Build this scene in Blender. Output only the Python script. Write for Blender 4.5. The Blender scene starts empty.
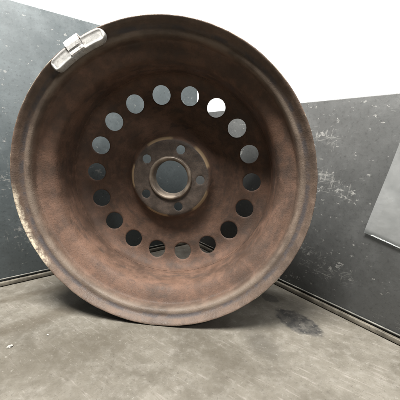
import bpy, bmesh, math, random
from mathutils import Vector, Matrix

# ------------------------------------------------------------------ camera
S = bpy.context.scene
COL = S.collection
CAM_H, PITCH, ROLL, FPX = 0.2686, 0.196, 0.0341, 284.36
cd = bpy.data.cameras.new('camera')
cam = bpy.data.objects.new('camera', cd)
COL.objects.link(cam)
fwd = Vector((0, math.cos(PITCH), -math.sin(PITCH)))
up0 = Vector((0, math.sin(PITCH), math.cos(PITCH)))
rt0 = Vector((1, 0, 0))
rt = rt0 * math.cos(ROLL) + up0 * math.sin(ROLL)
up = up0 * math.cos(ROLL) - rt0 * math.sin(ROLL)
mat = Matrix((rt, up, -fwd)).transposed().to_4x4()
mat.translation = Vector((0, 0, CAM_H))
cam.matrix_world = mat
cd.sensor_fit = 'HORIZONTAL'
cd.sensor_width = 36.0
cd.lens = 36.0 * FPX / 400.0
cd.clip_start = 0.01
cd.clip_end = 100.0
S.camera = cam
S.cycles.max_bounces = 6
S.cycles.diffuse_bounces = 3

# ------------------------------------------------------------------ world: the dim, even light of the surroundings
W = bpy.data.worlds.new('World')
S.world = W
W.use_nodes = True
w_bg = W.node_tree.nodes['Background']
w_bg.inputs['Color'].default_value = (.92, .96, 1.0, 1)
w_bg.inputs['Strength'].default_value = 0.022

# ------------------------------------------------------------------ ceiling lamp above the corner
ld = bpy.data.lights.new('overhead_or_fill_light', 'AREA')
ld.shape = 'RECTANGLE'
ld.size = 0.42
ld.size_y = 0.36
ld.energy = 58.0
ld.color = (1.0, 0.97, 0.92)
lamp = bpy.data.objects.new('overhead_or_fill_light', ld)
COL.objects.link(lamp)
lamp.location = (-0.22, 0.03, 1.25)
lamp.rotation_euler = (Vector((-0.22, 0.03, 1.25)) - Vector((-0.05, 0.42, 0.15))).to_track_quat('Z', 'Y').to_euler()

fill_ld = bpy.data.lights.new('overhead_or_fill_light', 'AREA')      # added fill light above the corner's back, lifting shade under and behind the wheel
fill_ld.shape = 'RECTANGLE'
fill_ld.size = 1.1
fill_ld.size_y = 0.35
fill_ld.energy = 25.0
fill_ld.color = (1.0, 0.98, 0.95)
fill_light = bpy.data.objects.new('overhead_or_fill_light', fill_ld)
COL.objects.link(fill_light)
fill_light.location = (0.05, 0.74, 1.35)
fill_light.rotation_euler = (Vector((0.05, 0.74, 1.35)) - Vector((0.0, 0.45, 0.0))).to_track_quat('Z', 'Y').to_euler()

ld3 = bpy.data.lights.new('side_lamp', 'AREA')         # a lamp farther off to the camera's right
ld3.shape = 'DISK'
ld3.size = 0.26
ld3.energy = 8.5
ld3.color = (1.0, 0.97, 0.93)
lamp3 = bpy.data.objects.new('side_lamp', ld3)
COL.objects.link(lamp3)
lamp3.location = (0.92, -0.62, 1.12)
lamp3.rotation_euler = (Vector((0.92, -0.62, 1.12)) - Vector((-0.05, 0.43, 0.18))).to_track_quat('Z', 'Y').to_euler()

S.view_settings.view_transform = 'Standard'
S.view_settings.look = 'None'
S.view_settings.gamma = 1
S.view_settings.use_curve_mapping = False
S.view_settings.exposure = 0.0

# ------------------------------------------------------------------ node helpers
class NT:
    def __init__(self, name):
        self.m = bpy.data.materials.new(name)
        self.m.use_nodes = True
        self.t = self.m.node_tree
        self.n = self.t.nodes
        self.n.clear()
        self.out = self.n.new('ShaderNodeOutputMaterial')
        self.p = self.n.new('ShaderNodeBsdfPrincipled')
        self.t.links.new(self.p.outputs[0], self.out.inputs['Surface'])
        self.tc = self.n.new('ShaderNodeTexCoord').outputs['Object']
    def link(self, a, b):
        if isinstance(a, (int, float)):
            b.default_value = a
        elif isinstance(a, tuple):
            if b.type == 'RGBA' and len(a) == 3: a = a + (1,)
            b.default_value = a
        else:
            self.t.links.new(a, b)
    def math(self, op, a, b=0.0, c=0.0, clamp=False):
        n = self.n.new('ShaderNodeMath'); n.operation = op; n.use_clamp = clamp
        self.link(a, n.inputs[0]); self.link(b, n.inputs[1]); self.link(c, n.inputs[2])
        return n.outputs[0]
    def vmath(self, op, a, b=(0, 0, 0)):
        n = self.n.new('ShaderNodeVectorMath'); n.operation = op
        self.link(a, n.inputs[0]); self.link(b, n.inputs[1])
        return n.outputs['Value'] if op in ('LENGTH', 'DISTANCE', 'DOT_PRODUCT') else n.outputs[0]
    def drag(self, v, axis, ang, stretch):
        """coordinates turned by ang about axis, then stretched along their x: streaks in that direction"""
        r = [0, 0, 0]; r[axis] = ang
        return self.mapping(self.mapping(v, (1, 1, 1), tuple(r)), (stretch, 1, 1))
    def mapping(self, v, scale=(1, 1, 1), rot=(0, 0, 0), loc=(0, 0, 0)):
        n = self.n.new('ShaderNodeMapping')
        self.link(v, n.inputs[0])
        n.inputs['Scale'].default_value = scale
        n.inputs['Rotation'].default_value = rot
        n.inputs['Location'].default_value = loc
        return n.outputs[0]
    def noise(self, v, scale, detail=4.0, rough=0.55, dist=0.0, color=False):
        n = self.n.new('ShaderNodeTexNoise')
        self.link(v, n.inputs['Vector'])
        n.inputs['Scale'].default_value = scale
        n.inputs['Detail'].default_value = detail
        n.inputs['Roughness'].default_value = rough
        n.inputs['Distortion'].default_value = dist
        return n.outputs['Color' if color else 'Fac']
    def voro(self, v, scale, feature='F1', rnd=1.0):
        n = self.n.new('ShaderNodeTexVoronoi')
        n.feature = feature
        self.link(v, n.inputs['Vector'])
        n.inputs['Scale'].default_value = scale
        n.inputs['Randomness'].default_value = rnd
        return n.outputs['Distance']
    def ramp(self, v, lo, hi, a=0.0, b=1.0):
        n = self.n.new('ShaderNodeMapRange'); n.interpolation_type = 'SMOOTHSTEP'
        self.link(v, n.inputs['Value'])
        for k, x in (('From Min', lo), ('From Max', hi), ('To Min', a), ('To Max', b)):
            n.inputs[k].default_value = x
        return n.outputs[0]
    def mix(self, f, a, b, blend='MIX'):
        n = self.n.new('ShaderNodeMix'); n.data_type = 'RGBA'; n.blend_type = blend
        self.link(f, n.inputs[0]); self.link(a, n.inputs[6]); self.link(b, n.inputs[7])
        return n.outputs[2]
    def sep(self, v):
        n = self.n.new('ShaderNodeSeparateXYZ'); self.link(v, n.inputs[0])
        return n.outputs
    def comb(self, x, y, z):
        n = self.n.new('ShaderNodeCombineXYZ')
        for i, a in enumerate((x, y, z)): self.link(a, n.inputs[i])
        return n.outputs[0]
    def bump(self, h, strength, dist, normal=None):
        n = self.n.new('ShaderNodeBump')
        n.inputs['Strength'].default_value = strength
        n.inputs['Distance'].default_value = dist
        self.link(h, n.inputs['Height'])
        if normal is not None: self.link(normal, n.inputs['Normal'])
        return n.outputs[0]
    def ell(self, v, c, r, power=1.0):
        """soft blob mask: 1 at c falling to 0 at radius r (per axis)"""
        d = self.vmath('SUBTRACT', v, c)
        d = self.vmath('DIVIDE', d, r)
        return self.vmath('LENGTH', d)
    def done(self, color, rough, metal=0.0, normal=None, spec=0.5):
        self.link(color, self.p.inputs['Base Color'])
        self.link(rough, self.p.inputs['Roughness'])
        self.link(metal, self.p.inputs['Metallic'])
        self.link(spec, self.p.inputs['Specular IOR Level'])
        if normal is not None: self.link(normal, self.p.inputs['Normal'])
        return self.m

WR = 0.21          # wheel radius

def mat_rust(name, kind):
    t = NT(name)
    co = t.vmath('SUBTRACT', t.tc, (0, 0, WR))
    x, y, z = t.sep(co)
    r = t.math('SQRT', t.math('ADD', t.math('MULTIPLY', x, x), t.math('MULTIPLY', z, z)))
    ang = t.math('ARCTAN2', z, x)
    ca = t.math('DIVIDE', x, r); sa = t.math('DIVIDE', z, r)
    # coordinates that run round the rim, so wear drags along it
    ring = t.comb(t.math('MULTIPLY', ca, 0.05), t.math('MULTIPLY', sa, 0.05), t.math('ADD', t.math('MULTIPLY', r, 1.2), t.math('MULTIPLY', y, 1.0)))
    n1 = t.noise(co, 14, 4, 0.6)
    n2 = t.noise(co, 52, 5, 0.68)
    n3 = t.noise(co, 420, 4, 0.75)
    st = t.noise(ring, 95, 4, 0.6)
    base = t.mix(t.ramp(n1, .35, .68), (.064, .040, .029), (.124, .073, .051))
    base = t.mix(t.ramp(n2, .42, .75, 0, .65), base, (.172, .101, .072))
    base = t.mix(t.ramp(st, .46, .70, 0, .7), base, (.050, .037, .030))
    base = t.mix(t.ramp(n3, .46, .76, 0, .55), base, (.042, .031, .026))
    # remains of black paint in patches
    n5 = t.noise(co, 21, 5, 0.62, 0.6)
    black = t.math('MULTIPLY', t.ramp(n5, .55, .70), t.ramp(n2, .40, .60, .2, .8))
    base = t.mix(t.math('MULTIPLY', black, .7), base, (.028, .025, .023))
    rough = t.ramp(n2, .3, .7, .5, .78)
    if kind == 'rim':
        # flange and bead seat: handled, thinner rust over grey-tan steel
        fl = t.ramp(r, .186, .193)
        worn = t.mix(t.ramp(n2, .35, .68), (.088, .068, .054), (.150, .116, .092))
        worn = t.mix(t.ramp(st, .48, .68, 0, .7), worn, (.065, .052, .043))
        base = t.mix(t.math('MULTIPLY', fl, .6), base, worn)
        # highlight on the nose between groove and bead seat, painted as a paler band
        ns = t.math('MULTIPLY', t.ramp(r, .1890, .1912), t.ramp(r, .1955, .1985, 1, 0))
        base = t.mix(t.math('MULTIPLY', ns, t.ramp(st, .35, .65, .6, .15)), base, (.175, .145, .117))
        # grease and dirt held in the flange groove
        gr = t.math('MULTIPLY', t.ramp(y, .0060, .0100), t.ramp(r, .1955, .1985))
        base = t.mix(t.math('MULTIPLY', gr, t.ramp(n2, .40, .58, .15, .85)), base, (.045, .042, .045))
        # lip worn to bare steel, with the bright highlight at lower left painted in
        lip = t.ramp(t.math('ADD', r, t.math('MULTIPLY', n2, .006)), .2055, .2090)
        sc = t.ramp(t.math('ABSOLUTE', t.math('SUBTRACT', t.math('ABSOLUTE', ang), 2.78)), .20, .36, 1, 0)
        side = t.ramp(ang, -.05, .05, 1, 0)
        chips = t.ramp(t.noise(co, 150, 5, .75), .36, .58, .1, 1.0)
        bare = t.math('MULTIPLY', t.math('MULTIPLY', lip, sc), t.math('MULTIPLY', side, chips))
        edge = t.math('MULTIPLY', t.ramp(r, .2078, .2092), t.ramp(t.noise(co, 38, 4, .6), .50, .60, 0, .7))
        bare = t.math('MAXIMUM', bare, edge)
        base = t.mix(bare, base, (.50, .44, .34))
        rough = t.math('SUBTRACT', rough, t.math('MULTIPLY', bare, .25))
        rough = t.math('SUBTRACT', rough, t.math('MULTIPLY', fl, .16))
    else:
        # mounting pad: darker, polished by the hub, edge rubbed to brass-coloured steel
        pad = t.ramp(r, .062, .067, 1, 0)
        pc = t.mix(t.ramp(n2, .35, .66), (.040, .032, .027), (.076, .058, .047))
        pc = t.mix(t.ramp(n3, .50, .66, 0, .7), pc, (.035, .031, .029))
        base = t.mix(pad, base, pc)
        e1 = t.math('MULTIPLY', t.ramp(r, .0622, .0640), t.ramp(r, .0668, .0690, 1, 0))
        e2 = t.ramp(t.math('ADD', t.math('COSINE', t.math('MULTIPLY', t.math('SUBTRACT', ang, .60), 5.0)), t.math('MULTIPLY', t.noise(co, 40, 3, .5), 2.0)), .75, 1.35)
        rub = t.math('MULTIPLY', e1, e2)
        base = t.mix(rub, base, (.25, .18, .108))
        rough = t.math('SUBTRACT', rough, t.math('MULTIPLY', pad, .18))
    nb = t.bump(n3, .6, .0010)
    return t.done(base, rough, 0.0, nb, .25)

def mat_collar():
    t = NT('worn_collar_steel')
    n2 = t.noise(t.tc, 70, 5, .6); n3 = t.noise(t.tc, 300, 4, .7)
    c = t.mix(t.ramp(n2, .35, .65), (.10, .080, .064), (.19, .155, .12))
    c = t.mix(t.ramp(n3, .52, .68, 0, .7), c, (.10, .08, .065))
    return t.done(c, t.ramp(n2, .3, .7, .35, .6), .35, t.bump(n3, .3, .0004), .5)

def mat_weight(name, a, b):
    t = NT(name)
    n2 = t.noise(t.tc, 90, 5, .6); n3 = t.noise(t.tc, 420, 4, .7)
    c = t.mix(t.ramp(n2, .35, .65), a, b)
    c = t.mix(t.ramp(n3, .52, .68, 0, .7), c, (.15, .14, .13))
    c = t.mix(t.ramp(n2, .55, .70, 0, .7), c, (.11, .095, .08))
    return t.done(c, t.ramp(n3, .3, .7, .5, .7), .1, t.bump(n3, .35, .0005), .5)

def mat_wall(name, clusters, seed, tint):
    """dark painted sheet steel, local x along the panel, z up; clusters = (x, z, rx, rz, angle)"""
    t = NT(name)
    v = t.vmath('ADD', t.tc, (seed, seed * 1.7, seed * .6))
    n1 = t.noise(v, 5, 4, .6)
    n2 = t.noise(v, 34, 5, .68)
    n3 = t.noise(v, 190, 4, .72)
    k = [.078 * q for q in tint]
    def sh(f): return tuple(f * q for q in k)
    c = t.mix(t.ramp(n1, .3, .7), sh(.86), sh(1.08))
    c = t.mix(t.ramp(n2, .45, .72, 0, .5), c, sh(1.35))
    c = t.mix(t.ramp(n3, .50, .72, 0, .6), c, sh(.48))
    c = t.mix(t.ramp(n3, .40, .28, 0, .6), c, sh(1.7))
    # where the wear concentrates
    cl = None
    for (cx, cz, rx, rz) in clusters:
        m = t.ramp(t.ell(t.tc, (cx, 0, cz), (rx, 1, rz)), .25, 1.0, 1, 0)
        cl = m if cl is None else t.math('MAXIMUM', cl, m)
    wear = t.math('ADD', t.ramp(n1, .40, .70, 0, .3), t.math('MULTIPLY', cl, .8))
    # flakes of lost paint, a little longer than tall
    chip_n = t.noise(t.mapping(v, (.6, 1, 1)), 165, 4, .62)
    thr = t.math('SUBTRACT', .655, t.math('MULTIPLY', wear, .085))
    chip = t.ramp(t.math('SUBTRACT', chip_n, thr), 0, .05)
    # scrapes: thin, nearly upright / level, and long hairlines wandering at a slant
    brk = t.ramp(n2, .40, .58)
    sx = t.noise(t.drag(v, 1, 1.47, .18), 240, 3, .6)
    sz = t.noise(t.drag(v, 1, -.06, .10), 240, 3, .6)
    thr2 = t.math('SUBTRACT', .705, t.math('MULTIPLY', wear, .145))
    scr = t.math('MAXIMUM', t.math('ADD', sx, .008), sz)
    scr = t.math('MULTIPLY', t.ramp(t.math('SUBTRACT', scr, thr2), 0, .07, 0, .8), brk)
    wv = t.noise(t.drag(v, 1, .6, .35), 42, 3, .55)
    hair = t.ramp(t.math('ABSOLUTE', t.math('SUBTRACT', wv, .5)), .004, .014, 1, 0)
    hair = t.math('MULTIPLY', hair, t.math('MULTIPLY', t.ramp(wear, .45, .95, 0, .6), brk))
    marks = t.math('MAXIMUM', t.math('MAXIMUM', chip, scr), hair)
    c = t.mix(t.math('MULTIPLY', marks, t.ramp(n3, .32, .62, .9, .35)), c, (.26, .26, .247))
    rough = t.ramp(n2, .3, .7, .38, .58)
    nb = t.bump(n3, .2, .0008)
    return t.done(c, rough, 0.0, nb, .5)

def mat_strip(name, a, b):
    t = NT(name)
    n2 = t.noise(t.tc, 40, 5, .6); n3 = t.noise(t.tc, 220, 4, .7)
    c = t.mix(t.ramp(n2, .35, .65), a, b)
    c = t.mix(t.ramp(n3, .52, .70, 0, .6), c, (.04, .037, .033))
    return t.done(c, t.ramp(n2, .3, .7, .45, .7), 0.0, t.bump(n3, .3, .0005), .4)

def mat_floor():
    t = NT('worn_grey_floor')
    v = t.tc
    n0 = t.noise(v, 4.5, 5, .6)
    n1 = t.noise(v, 16, 6, .68, .3)
    n2 = t.noise(v, 75, 5, .7)
    n3 = t.noise(v, 330, 3, .72)
    c = t.mix(t.ramp(n1, .30, .70), (.094, .085, .069), (.148, .137, .115))
    c = t.mix(t.ramp(n2, .45, .75, 0, .55), c, (.195, .184, .163))
    c = t.mix(t.ramp(n0, .46, .66, 0, .7), c, (.074, .065, .050))
    c = t.mix(t.ramp(n3, .54, .74, 0, .4), c, (.05, .045, .037))
    # trowel / drag marks
    dr_ = t.noise(t.drag(v, 2, .62, .10), 260, 3, .66)
    c = t.mix(t.math('MULTIPLY', t.ramp(dr_, .54, .68), t.ramp(n1, .42, .62, .05, .45)), c, (.25, .23, .21))
    dk = t.noise(t.drag(v, 2, -.95, .12), 150, 3, .66)
    c = t.mix(t.math('MULTIPLY', t.ramp(dk, .60, .74), .25), c, (.075, .067, .055))
    # oil stains, a brown smudge and painted wheel shadows, with ragged outlines
    wob = t.vmath('SCALE', t.vmath('SUBTRACT', t.noise(v, 60, 4, .6, 0, True), (.5, .5, .5)))
    wob.node.inputs['Scale'].default_value = .020
    vv = t.vmath('ADD', v, wob)
    def stain_or_shadow(cx, cy, rx, ry, rot, lo=.82, hi=1.0):
        n = t.mapping(t.vmath('SUBTRACT', vv, (cx, cy, 0)), (1, 1, 0), (0, 0, rot))
        return t.ramp(t.vmath('LENGTH', t.vmath('DIVIDE', n, (rx, ry, 1))), lo, hi, 1, 0)
    s1 = t.math('MULTIPLY', stain_or_shadow(.160, .400, .045, .027, .95, .76, 1.0), t.ramp(n2, .38, .62, .95, .6))
    s2 = t.math('MULTIPLY', stain_or_shadow(.131, .468, .017, .012, .9), .6)
    shadow_r = t.math('MULTIPLY', stain_or_shadow(.092, .350, .040, .026, 1.1, .2, 1.2), .50)  # wheel's soft shadow right of its foot, painted into the floor
    shadow_l1 = t.math('MULTIPLY', stain_or_shadow(-.235, .385, .13, .022, -.75, .3, 1.1), .55)  # painted shadow band of the flange, left of the wheel
    shadow_l2 = t.math('MULTIPLY', stain_or_shadow(-.29, .452, .12, .014, -.62, .3, 1.1), .5)  # second flange shadow painted on the left, farther back
    s6 = t.math('MULTIPLY', stain_or_shadow(-.17, .32, .15, .045, -.5, .1, 1.3), .55)
    c = t.mix(s6, c, (.065, .056, .041))
    for s_, col in ((s1, (.026, .026, .026)), (s2, (.045, .043, .04)), (shadow_r, (.05, .045, .037)), (shadow_l1, (.06, .049, .034)), (shadow_l2, (.06, .049, .034))):
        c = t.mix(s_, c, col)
    # pale crumbs of plaster trodden in
    ch = t.noise(v, 190, 4, .65)
    c = t.mix(t.math('MULTIPLY', t.ramp(ch, .60, .68), t.ramp(n0, .40, .60, .4, .1)), c, (.25, .24, .212))
    c = t.mix(t.ramp(ch, .40, .32, 0, .5), c, (.06, .053, .043))
    nb = t.bump(n2, .4, .0012)
    return t.done(c, t.ramp(n2, .3, .7, .48, .72), 0.0, nb, .35)

def mat_sheet():
    t = NT('clear_plastic')
    n2 = t.noise(t.tc, 18, 4, .6)
    n3 = t.noise(t.mapping(t.tc, (1, 1, .2)), 160, 4, .6)
    t.link(t.mix(t.ramp(n2, .35, .7), (.30, .31, .31), (.42, .43, .43)), t.p.inputs['Base Color'])
    t.link(t.ramp(n3, .4, .7, .12, .24), t.p.inputs['Roughness'])
    t.p.inputs['Specular IOR Level'].default_value = .7
    t.link(t.bump(n2, .4, .004), t.p.inputs['Normal'])
    tr = t.n.new('ShaderNodeBsdfTransparent')
    tr.inputs[0].default_value = (.9, .92, .92, 1)
    mx = t.n.new('ShaderNodeMixShader')
    mx.inputs[0].default_value = .45
    t.t.links.new(tr.outputs[0], mx.inputs[1])
    t.t.links.new(t.p.outputs[0], mx.inputs[2])
    t.t.links.new(mx.outputs[0], t.out.inputs['Surface'])
    return t.m

# ------------------------------------------------------------------ mesh helpers
def link(name, me, m, parent=None, smooth=True):
    o = bpy.data.objects.new(name, me)
    COL.objects.link(o)
    me.materials.append(m)
    if smooth:
        for p in me.polygons: p.use_smooth = True
    if parent: o.parent = parent
    return o

def tag(o, label, cat):
    o['label'] = label; o['category'] = cat
    return o

def from_bm(name, bm):
    me = bpy.data.meshes.new(name)
    bm.normal_update()
    bm.to_mesh(me); bm.free()
    return me

def box_bm(bm, x0, x1, y0, y1, z0, z1, bev=0.0, seg=2):
    vs = [bm.verts.new((x, y, z)) for x in (x0, x1) for y in (y0, y1) for z in (z0, z1)]
    idx = [(0, 1, 3, 2), (4, 6, 7, 5), (0, 4, 5, 1), (2, 3, 7, 6), (0, 2, 6, 4), (1, 5, 7, 3)]
    fs = [bm.faces.new([vs[i] for i in f]) for f in idx]
    if bev:
        es = list({e for f in fs for e in f.edges})
        bmesh.ops.bevel(bm, geom=es, offset=bev, segments=seg, affect='EDGES', profile=.5)

def lathe(prof, seg, jitter=None):
    """closed profile of (depth, radius) revolved about the wheel axle (local y), centre at height WR"""
    bm = bmesh.new()
    rings = []
    for i in range(seg):
        a = 2 * math.pi * i / seg
        row = []
        for (d, r) in prof:
            dd, rr = (d, r) if jitter is None else jitter(a, d, r)
            row.append(bm.verts.new((rr * math.cos(a), dd, WR + rr * math.sin(a))))
        rings.append(row)
    n = len(prof)
    for i in range(seg):
        A, B = rings[i], rings[(i + 1) % seg]
        for j in range(n):
            k = (j + 1) % n
            bm.faces.new((A[j], A[k], B[k], B[j]))
    bmesh.ops.recalc_face_normals(bm, faces=bm.faces)
    return bm

def smooth_poly(pts, sub):
    """Catmull-Rom through the points"""
    out = []
    n = len(pts)
    for i in range(n - 1):
        p0, p1, p2, p3 = pts[max(i - 1, 0)], pts[i], pts[i + 1], pts[min(i + 2, n - 1)]
        for s in range(sub):
            u = s / sub
            out.append(tuple(.5 * ((2 * p1[k]) + (-p0[k] + p2[k]) * u + (2 * p0[k] - 5 * p1[k] + 4 * p2[k] - p3[k]) * u * u + (-p0[k] + 3 * p1[k] - 3 * p2[k] + p3[k]) * u ** 3) for k in (0, 1)))
    out.append(pts[-1])
    return out

# ------------------------------------------------------------------ the floor and the two wall panels
CORNER = Vector((-0.0189, 0.7479, 0.0))
YAW = 0.6677
DL = Vector((-math.cos(YAW), -math.sin(YAW), 0))
DR = Vector((math.sin(YAW), -math.cos(YAW), 0))

bm = bmesh.new()
G = 40
def fz(x, y):
    return 0.0
for i in range(G + 1):
    for j in range(G + 1):
        bm.verts.new((-1.6 + 3.2 * i / G, -1.7 + 3.2 * j / G, 0))
bm.verts.ensure_lookup_table()
for i in range(G):
    for j in range(G):
        a = i * (G + 1) + j
        bm.faces.new([bm.verts[k] for k in (a, a + G + 1, a + G + 2, a + 1)])
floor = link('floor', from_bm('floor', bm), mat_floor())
floor['kind'] = 'structure'
floor['label'] = 'worn tan-grey floor with scuffs and dark oil stains'

# the blown-out white light beyond the panels
bt = NT('white_glow')
em = bt.n.new('ShaderNodeEmission')
em.inputs[0].default_value = (1.0, 1.0, .965, 1)
em.inputs[1].default_value = 1.25
bt.t.links.new(em.outputs[0], bt.out.inputs['Surface'])
bm = bmesh.new()
pts = [(4.5 * math.sin(math.radians(q)), -.2 + 3.2 * math.cos(math.radians(q))) for q in range(-66, 67, 6)]
lo = [bm.verts.new((x, y, -.6)) for x, y in pts]
hi = [bm.verts.new((x, y, 3.0)) for x, y in pts]
for i in range(len(pts) - 1):
    bm.faces.new((lo[i], lo[i + 1], hi[i + 1], hi[i]))
back = link('background', from_bm('background', bm), bt.m)
back['kind'] = 'structure'
back['label'] = 'overexposed white background beyond the wall panels'

def wall_panel(name, d, length, height, behind, material, label, start=0.0):
    root = bpy.data.objects.new(name, None)
    COL.objects.link(root)
    nrm = Vector((0, 0, 1)).cross(d)                 # local y
    if nrm.y < 0: pass
    M = Matrix((d, nrm, Vector((0, 0, 1)))).transposed().to_4x4()
    M.translation = CORNER
    root.matrix_world = M
    s = 1 if behind > 0 else -1                      # local y sign that points away from the room
    tag(root, label, 'wall')
    bm = bmesh.new()
    y0, y1 = sorted((0.0, s * .004))
    box_bm(bm, start, length, y0, y1, .0005, height, .0012, 2)
    sheet = link('panel', from_bm('panel', bm), material, root)
    # lip along the foot of the sheet, groove, then the floor strip
    bm = bmesh.new()
    y0, y1 = sorted((-s * .0004, -s * .0030))
    box_bm(bm, .006, length, y0, y1, .0124, .0144, .0007, 2)
    link('foot_lip', from_bm('foot_lip', bm), M_LIP, root)
    bm = bmesh.new()
    y0, y1 = sorted((-s * .0006, -s * .0062))
    box_bm(bm, .008, length, y0, y1, .0012, .0088, .0011, 2)
    link('floor_strip', from_bm('floor_strip', bm), M_STRIP, root)
    return root

M_LIP = mat_strip('foot_lip_paint', (.09, .09, .082), (.19, .186, .165))
M_STRIP = mat_strip('floor_strip_paint', (.07, .063, .05), (.155, .14, .112))
wall_r = wall_panel('wall_panel', DR, 1.15, .3427, 1, mat_wall('dark_wall_paint_scratched', [(.375, .205, .065, .035), (.35, .215, .05, .045), (.34, .075, .07, .05), (.39, .07, .075, .045), (.345, .285, .05, .03), (.30, .03, .05, .03)], 3.0, (.82, .85, .845)),
                    'low dark grey wall panel covered in pale scratches, with the plastic sheet on it')
wall_l = wall_panel('wall_panel', DL, 1.15, .4862, -1, mat_wall('dark_wall_paint', [(.41, .21, .016, .05), (.40, .09, .04, .04), (.252, .203, .016, .022)], 11.0, (.92, 1.10, 1.17)),
                    'taller bluish grey wall panel behind the balance weight side of the wheel', -.004)

# ------------------------------------------------------------------ the wheel
A = 0.0887
wheel = bpy.data.objects.new('steel_wheel', None)
COL.objects.link(wheel)
tag(wheel, 'rusty brown bare steel car wheel standing on edge in the corner', 'wheel')
e_ = Vector((math.cos(A), -math.sin(A), 0)); n_ = Vector((math.sin(A), math.cos(A), 0))
M = Matrix((e_, n_, Vector((0, 0, 1)))).transposed().to_4x4()
M.translation = Vector((-0.059, 0.3777, 0.0004))
wheel.matrix_world = M

M_RIM = mat_rust('rusty_rim_steel', 'rim')
M_DISC = mat_rust('rusty_disc_steel', 'disc')

inner = [(.0002, .2090), (.0002, .2078), (.0022, .2055), (.0062, .2030), (.0098, .2003), (.0114, .1975), (.0120, .1945),
         (.0140, .1917), (.0185, .1902), (.0255, .1890), (.0285, .1868), (.0330, .1790), (.0390, .1710), (.0460, .1674),
         (.0600, .1658), (.0900, .1652), (.1050, .1654), (.1140, .1690), (.1200, .1780), (.1240, .1866), (.1270, .1890),
         (.1340, .1902), (.1375, .1917), (.1393, .1945), (.1400, .1975), (.1420, .2003), (.1460, .2030), (.1500, .2062), (.1515, .2088)]
ins = smooth_poly(inner, 3)
outs = []
TH = .0028
for i, p in enumerate(ins):
    q0, q1 = ins[max(i - 1, 0)], ins[min(i + 1, len(ins) - 1)]
    tx, ty = q1[0] - q0[0], q1[1] - q0[1]
    L = math.hypot(tx, ty)
    nx, ny = -ty / L, tx / L           # towards larger radius for increasing depth
    outs.append((p[0] + nx * TH * (1 if i not in (0, len(ins) - 1) else .8), min(p[1] + ny * TH, .2100)))
prof = ins + outs[::-1]
rnd = random.Random(4)
ph = [rnd.uniform(0, 6.28) for _ in range(8)]
def rim_jit(a, d, r):
    # the lip is slightly out of true and knocked about
    k = max(0.0, min(1.0, (r - .196) / .012))
    w = .00035 * math.sin(3 * a + ph[0]) + .00022 * math.sin(7 * a + ph[1]) + .00012 * math.sin(17 * a + ph[2]) + .0001 * math.sin(41 * a + ph[3])
    return d + k * w * .9, r - k * abs(w) * .5
rim = link('rim', from_bm('rim', lathe(prof, 320, rim_jit)), M_RIM, wheel)

# disc: depth as a function of radius
dp = [(.0300, .0940), (.0450, .0940), (.0575, .0940), (.0610, .0944), (.0640, .0956), (.0668, .0985), (.0700, .1035), (.0745, .1082),
      (.0830, .1120), (.0950, .1145), (.1080, .1152), (.1220, .1146), (.1360, .1135), (.1480, .1108), (.1560, .1070), (.1610, .1025),
      (.1636, .0980), (.1646, .0920)]
dps = smooth_poly(dp, 12)
def dz(r):
    if r <= dps[0][0]: return dps[0][1]
    for (r0, z0), (r1, z1) in zip(dps, dps[1:]):
        if r0 <= r <= r1 and r1 > r0: return z0 + (z1 - z0) * (r - r0) / (r1 - r0)
    return dps[-1][1]
NSEG = 360
VENT_R, VENT_RAD, VENT_PH = .1358, .0150, 2.4205
BOLT_R, BOLT_RAD, BOLT_PH = .0500, .0072, VENT_PH - math.radians(140.0)
bm = bmesh.new()
def dv(r, a, off=0.0):
    return bm.verts.new((r * math.cos(a), dz(r) + off, WR + r * math.sin(a)))
def ring_strip(rs, phase):
    rows = [[dv(r, phase + 2 * math.pi * i / NSEG) for i in range(NSEG)] for r in rs]
    for A_, B_ in zip(rows, rows[1:]):
        for i in range(NSEG):
            k = (i + 1) % NSEG
            bm.faces.new((A_[i], A_[k], B_[k], B_[i]))
def holed_band(r0, r1, count, rc, rad, phase, nside, nr, lip, ratio=None):
    half = math.pi / count
    narc = NSEG // count
    for k in range(count):
        c = phase + 2 * math.pi * k / count
        pts = []
        for i in range(narc): pts.append((r0, -half + 2 * half * i / narc))
        for i in range(nside): pts.append((r0 + (r1 - r0) * i / nside, half))
        for i in range(narc): pts.append((r1, half - 2 * half * i / narc))
        for i in range(nside): pts.append((r1 + (r0 - r1) * i / nside, -half))
        rows = []
        for s in range(nr + 1):
            row = []
            for (r, a) in pts:
                bx, by = r * math.cos(a), r * math.sin(a)
                if s == 0:
                    row.append(dv(r, c + a)); continue
                # matching point on the hole's edge
                vx, vy = bx - rc, by
                g = math.atan2(vy, vx)
                hx, hy = rc + rad * math.cos(g), rad * math.sin(g)
                u = (s / nr) ** .75
                px, py = bx + (hx - bx) * u, by + (hy - by) * u
                rr, aa = math.hypot(px, py), math.atan2(py, px)
                dist = math.hypot(px - rc, py) - rad
                off = lip * max(0.0, 1 - dist / .0028) ** 2
                row.append(dv(rr, c + aa, off))
            rows.append(row)
        n = len(pts)
        for P, Q in zip(rows, rows[1:]):
            for i in range(n):
                j = (i + 1) % n
                bm.faces.new((P[i], P[j], Q[j], Q[i]))
ring_strip([.0300, .0330, .0360, .0385], BOLT_PH + math.pi / 5)
holed_band(.0385, .0610, 5, BOLT_R, BOLT_RAD, BOLT_PH, 24, 7, .0006)
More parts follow.
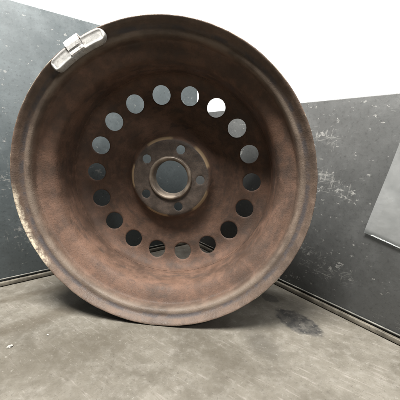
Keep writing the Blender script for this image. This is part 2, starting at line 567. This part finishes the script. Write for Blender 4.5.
# blend between the two angular phases is continuous in shape, so simple rings close the rest
PH5 = BOLT_PH + math.pi / 5
PH18 = VENT_PH + math.pi / 18
mid = [.0610, .0622, .0632, .0642, .0650, .0657, .0664, .0672, .0684, .0700, .0720, .0745, .0785, .0830, .0890, .0950, .1020, .1100, .1140]
ring_strip(mid[:], PH5)
holed_band(.1140, .1572, 18, VENT_R, VENT_RAD, VENT_PH, 26, 8, .0010)
ring_strip([.1572, .1585, .1600, .1612, .1624, .1632, .1638, .1642, .1646], PH18)
bmesh.ops.remove_doubles(bm, verts=bm.verts, dist=2e-5)
# stitch the small phase step at r = .114 by snapping the mid ring to the vent sectors' ring
bmesh.ops.recalc_face_normals(bm, faces=bm.faces)
me = from_bm('disc', bm)
disc = link('disc', me, M_DISC, wheel)
sol = disc.modifiers.new('thickness', 'SOLIDIFY')
sol.thickness = .0036
sol.offset = 1.0
sol.use_even_offset = False
bev = disc.modifiers.new('edges', 'BEVEL')
bev.width = .0005; bev.segments = 2; bev.limit_method = 'ANGLE'; bev.angle_limit = math.radians(55)

# centre collar round the hub bore
cp = smooth_poly([(.0946, .0368), (.0925, .0362), (.0906, .0350), (.0900, .0335), (.0908, .0315), (.0930, .0298), (.0965, .0289), (.1130, .0286)], 4)
cp = cp + [(.1134, .0305), (.1000, .0312), (.0965, .0330)]
collar = link('hub_collar', from_bm('hub_collar', lathe(cp, 160)), mat_collar(), wheel)

# clip-on balance weight on the lip
M_WT = mat_weight('dull_lead', (.26, .26, .25), (.40, .395, .38))
M_CLIP = mat_weight('bright_clip_steel', (.55, .55, .54), (.68, .68, .67))
def arc_bar(a0, a1, rc, half, d0, d1, seg, crown, nround=8):
    """bar bent along the rim with rounded ends: outline in (angle, radius), domed towards the viewer"""
    bm = bmesh.new()
    L = (a1 - a0) * rc
    m = 14
    rows = []
    for i in range(seg + 1):
        s = -L / 2 + L * i / seg
        e = L / 2 - abs(s)
        hw = half if e >= half else half * math.sqrt(max(1 - ((half - e) / half) ** 2, .0009))
        a = (a0 + a1) / 2 + s / rc
        row = []
        for j in range(m + 1):
            q = -1 + 2 * j / m
            r = rc + hw * q
            dome = (1 - abs(q) ** 8) ** .5 * min(1.0, (hw / half) ** .35)
            row.append((a, r, d1 - (d1 - d0) * dome * (.55 + .45 * crown(s / L, q))))
        rows.append(row)
    V = [[bm.verts.new((r * math.cos(a), d, WR + r * math.sin(a))) for (a, r, d) in row] for row in rows]
    B = [[bm.verts.new((r * math.cos(a), d1 + .0008, WR + r * math.sin(a))) for (a, r, d) in row] for row in rows]
    for X, flip in ((V, False), (B, True)):
        for i in range(seg):
            for j in range(m):
                f = (X[i][j], X[i + 1][j], X[i + 1][j + 1], X[i][j + 1])
                bm.faces.new(f[::-1] if flip else f)
    for i in range(seg):
        for j, in ((0,), (m,)):
            bm.faces.new((V[i][j], B[i][j], B[i + 1][j], V[i + 1][j]))
    for j in range(m):
        for i in (0, seg):
            bm.faces.new((V[i][j], V[i][j + 1], B[i][j + 1], B[i][j]))
    bmesh.ops.recalc_face_normals(bm, faces=bm.faces)
    return bm
def crown(s, q):
    # flat plate with a raised border, sunk panels and a recess where the clip passes
    if abs(s) < .12: return .25
    e = min(1 - abs(q), (.5 - abs(s)) * 9)
    return 1.0 - .38 * max(0.0, min(1.0, (e - .30) / .22))
wm = arc_bar(math.radians(109.4), math.radians(133.0), .2000, .0092, -.0016, .0065, 144, crown)
wt = link('balance_weight', from_bm('balance_weight', wm), M_WT, wheel)
wt['label'] = 'silvery grey clip-on balance weight on the rim lip'
def clip_mesh(a0, a1, path, th):
    bm = bmesh.new()
    n = 6
    grid = []
    for i in range(n + 1):
        a = math.radians(a0 + (a1 - a0) * i / n)
        grid.append([(bm.verts.new((r * math.cos(a), d, WR + r * math.sin(a)))) for (d, r) in path])
    for i in range(n):
        for j in range(len(path)):
            k = (j + 1) % len(path)
            bm.faces.new((grid[i][j], grid[i + 1][j], grid[i + 1][k], grid[i][k]))
    bm.faces.new(grid[0]); bm.faces.new(grid[n][::-1])
    bmesh.ops.recalc_face_normals(bm, faces=bm.faces)
    return bm
path = [(-.0014, .2020), (-.0024, .2060), (-.0026, .2105), (-.0014, .2134), (.0020, .2142), (.0060, .2122),
        (.0060, .2112), (.0022, .2132), (-.0004, .2126), (-.0016, .2103), (-.0014, .2060), (-.0004, .2020)]
clip = link('clip', from_bm('clip', clip_mesh(118.6, 124.2, path, .001)), M_CLIP, wt, False)
path2 = [(-.0004, .1938), (-.0022, .1948), (-.0026, .1972), (-.0022, .1986), (-.0006, .1986), (-.0002, .1962)]
clip2 = link('clip', from_bm('clip', clip_mesh(118.2, 124.0, path2, .001)), M_CLIP, wt, False)

# ------------------------------------------------------------------ plastic sheet on the scratched wall
bm = bmesh.new()
u = Vector((.978, 0, -.208)); v = Vector((.208, 0, .978))
o0 = Vector((.4313, 0, .1472))
NU, NV = 16, 20
SW, SH = .20, .165
# local y of the right panel pointing into the room
nR = Vector((0, 0, 1)).cross(DR)
top = []; bot = []
for i in range(NU + 1):
    for j in range(NV + 1):
        a, b = i / NU, j / NV
        p = o0 + u * (a * SW) + v * (b * SH)
        lift = .0012 + .006 * max(0, (1 - a * 4)) ** 2 * (b ** 1.2) + .0025 * math.sin(b * 3.0 + 1.2) ** 2 * (1 - a)
        top.append(bm.verts.new((p.x, -lift - .0012, p.z)))
        bot.append(bm.verts.new((p.x, -lift, p.z)))
def idx(i, j): return i * (NV + 1) + j
for i in range(NU):
    for j in range(NV):
        q = (idx(i, j), idx(i + 1, j), idx(i + 1, j + 1), idx(i, j + 1))
        bm.faces.new([top[k] for k in q]); bm.faces.new([bot[k] for k in q[::-1]])
for i in range(NU):
    for j in (0, NV):
        bm.faces.new((top[idx(i, j)], bot[idx(i, j)], bot[idx(i + 1, j)], top[idx(i + 1, j)]))
for j in range(NV):
    for i in (0, NU):
        bm.faces.new((top[idx(i, j)], bot[idx(i, j)], bot[idx(i, j + 1)], top[idx(i, j + 1)]))
bmesh.ops.recalc_face_normals(bm, faces=bm.faces)
sheet = link('plastic_sheet', from_bm('plastic_sheet', bm), mat_sheet())
sheet.matrix_world = wall_r.matrix_world.copy()
tag(sheet, 'clear glossy plastic sheet hanging crooked on the scratched wall', 'plastic sheet')

# ------------------------------------------------------------------ pale crumbs on the floor
M_CRUMB = mat_strip('pale_crumb', (.26, .255, .235), (.36, .35, .325))
for q, (cx, cy, rr) in enumerate([(-.2413, .325, .0024), (-.2052, .3506, .0014)]):
    bm = bmesh.new()
    bmesh.ops.create_icosphere(bm, subdivisions=2, radius=rr)
    g = random.Random(20 + q)
    for vtx in bm.verts:
        vtx.co *= g.uniform(.75, 1.2)
        vtx.co.x *= 1.5; vtx.co.z *= .55
    zmin = min(vtx.co.z for vtx in bm.verts)
    for vtx in bm.verts: vtx.co.z -= zmin + .0002
    cr = link('crumb', from_bm('crumb', bm), M_CRUMB, None, False)
    cr.location = (cx, cy, 0)
    cr.rotation_euler.z = g.uniform(0, 6)
    tag(cr, ['flat pale crumb of plaster, the larger one, on the brown-stained floor', 'tiny pale speck of plaster, the smaller one, lying closer to the wheel'][q], 'crumb')
    cr['group'] = 'pale crumbs on the floor'
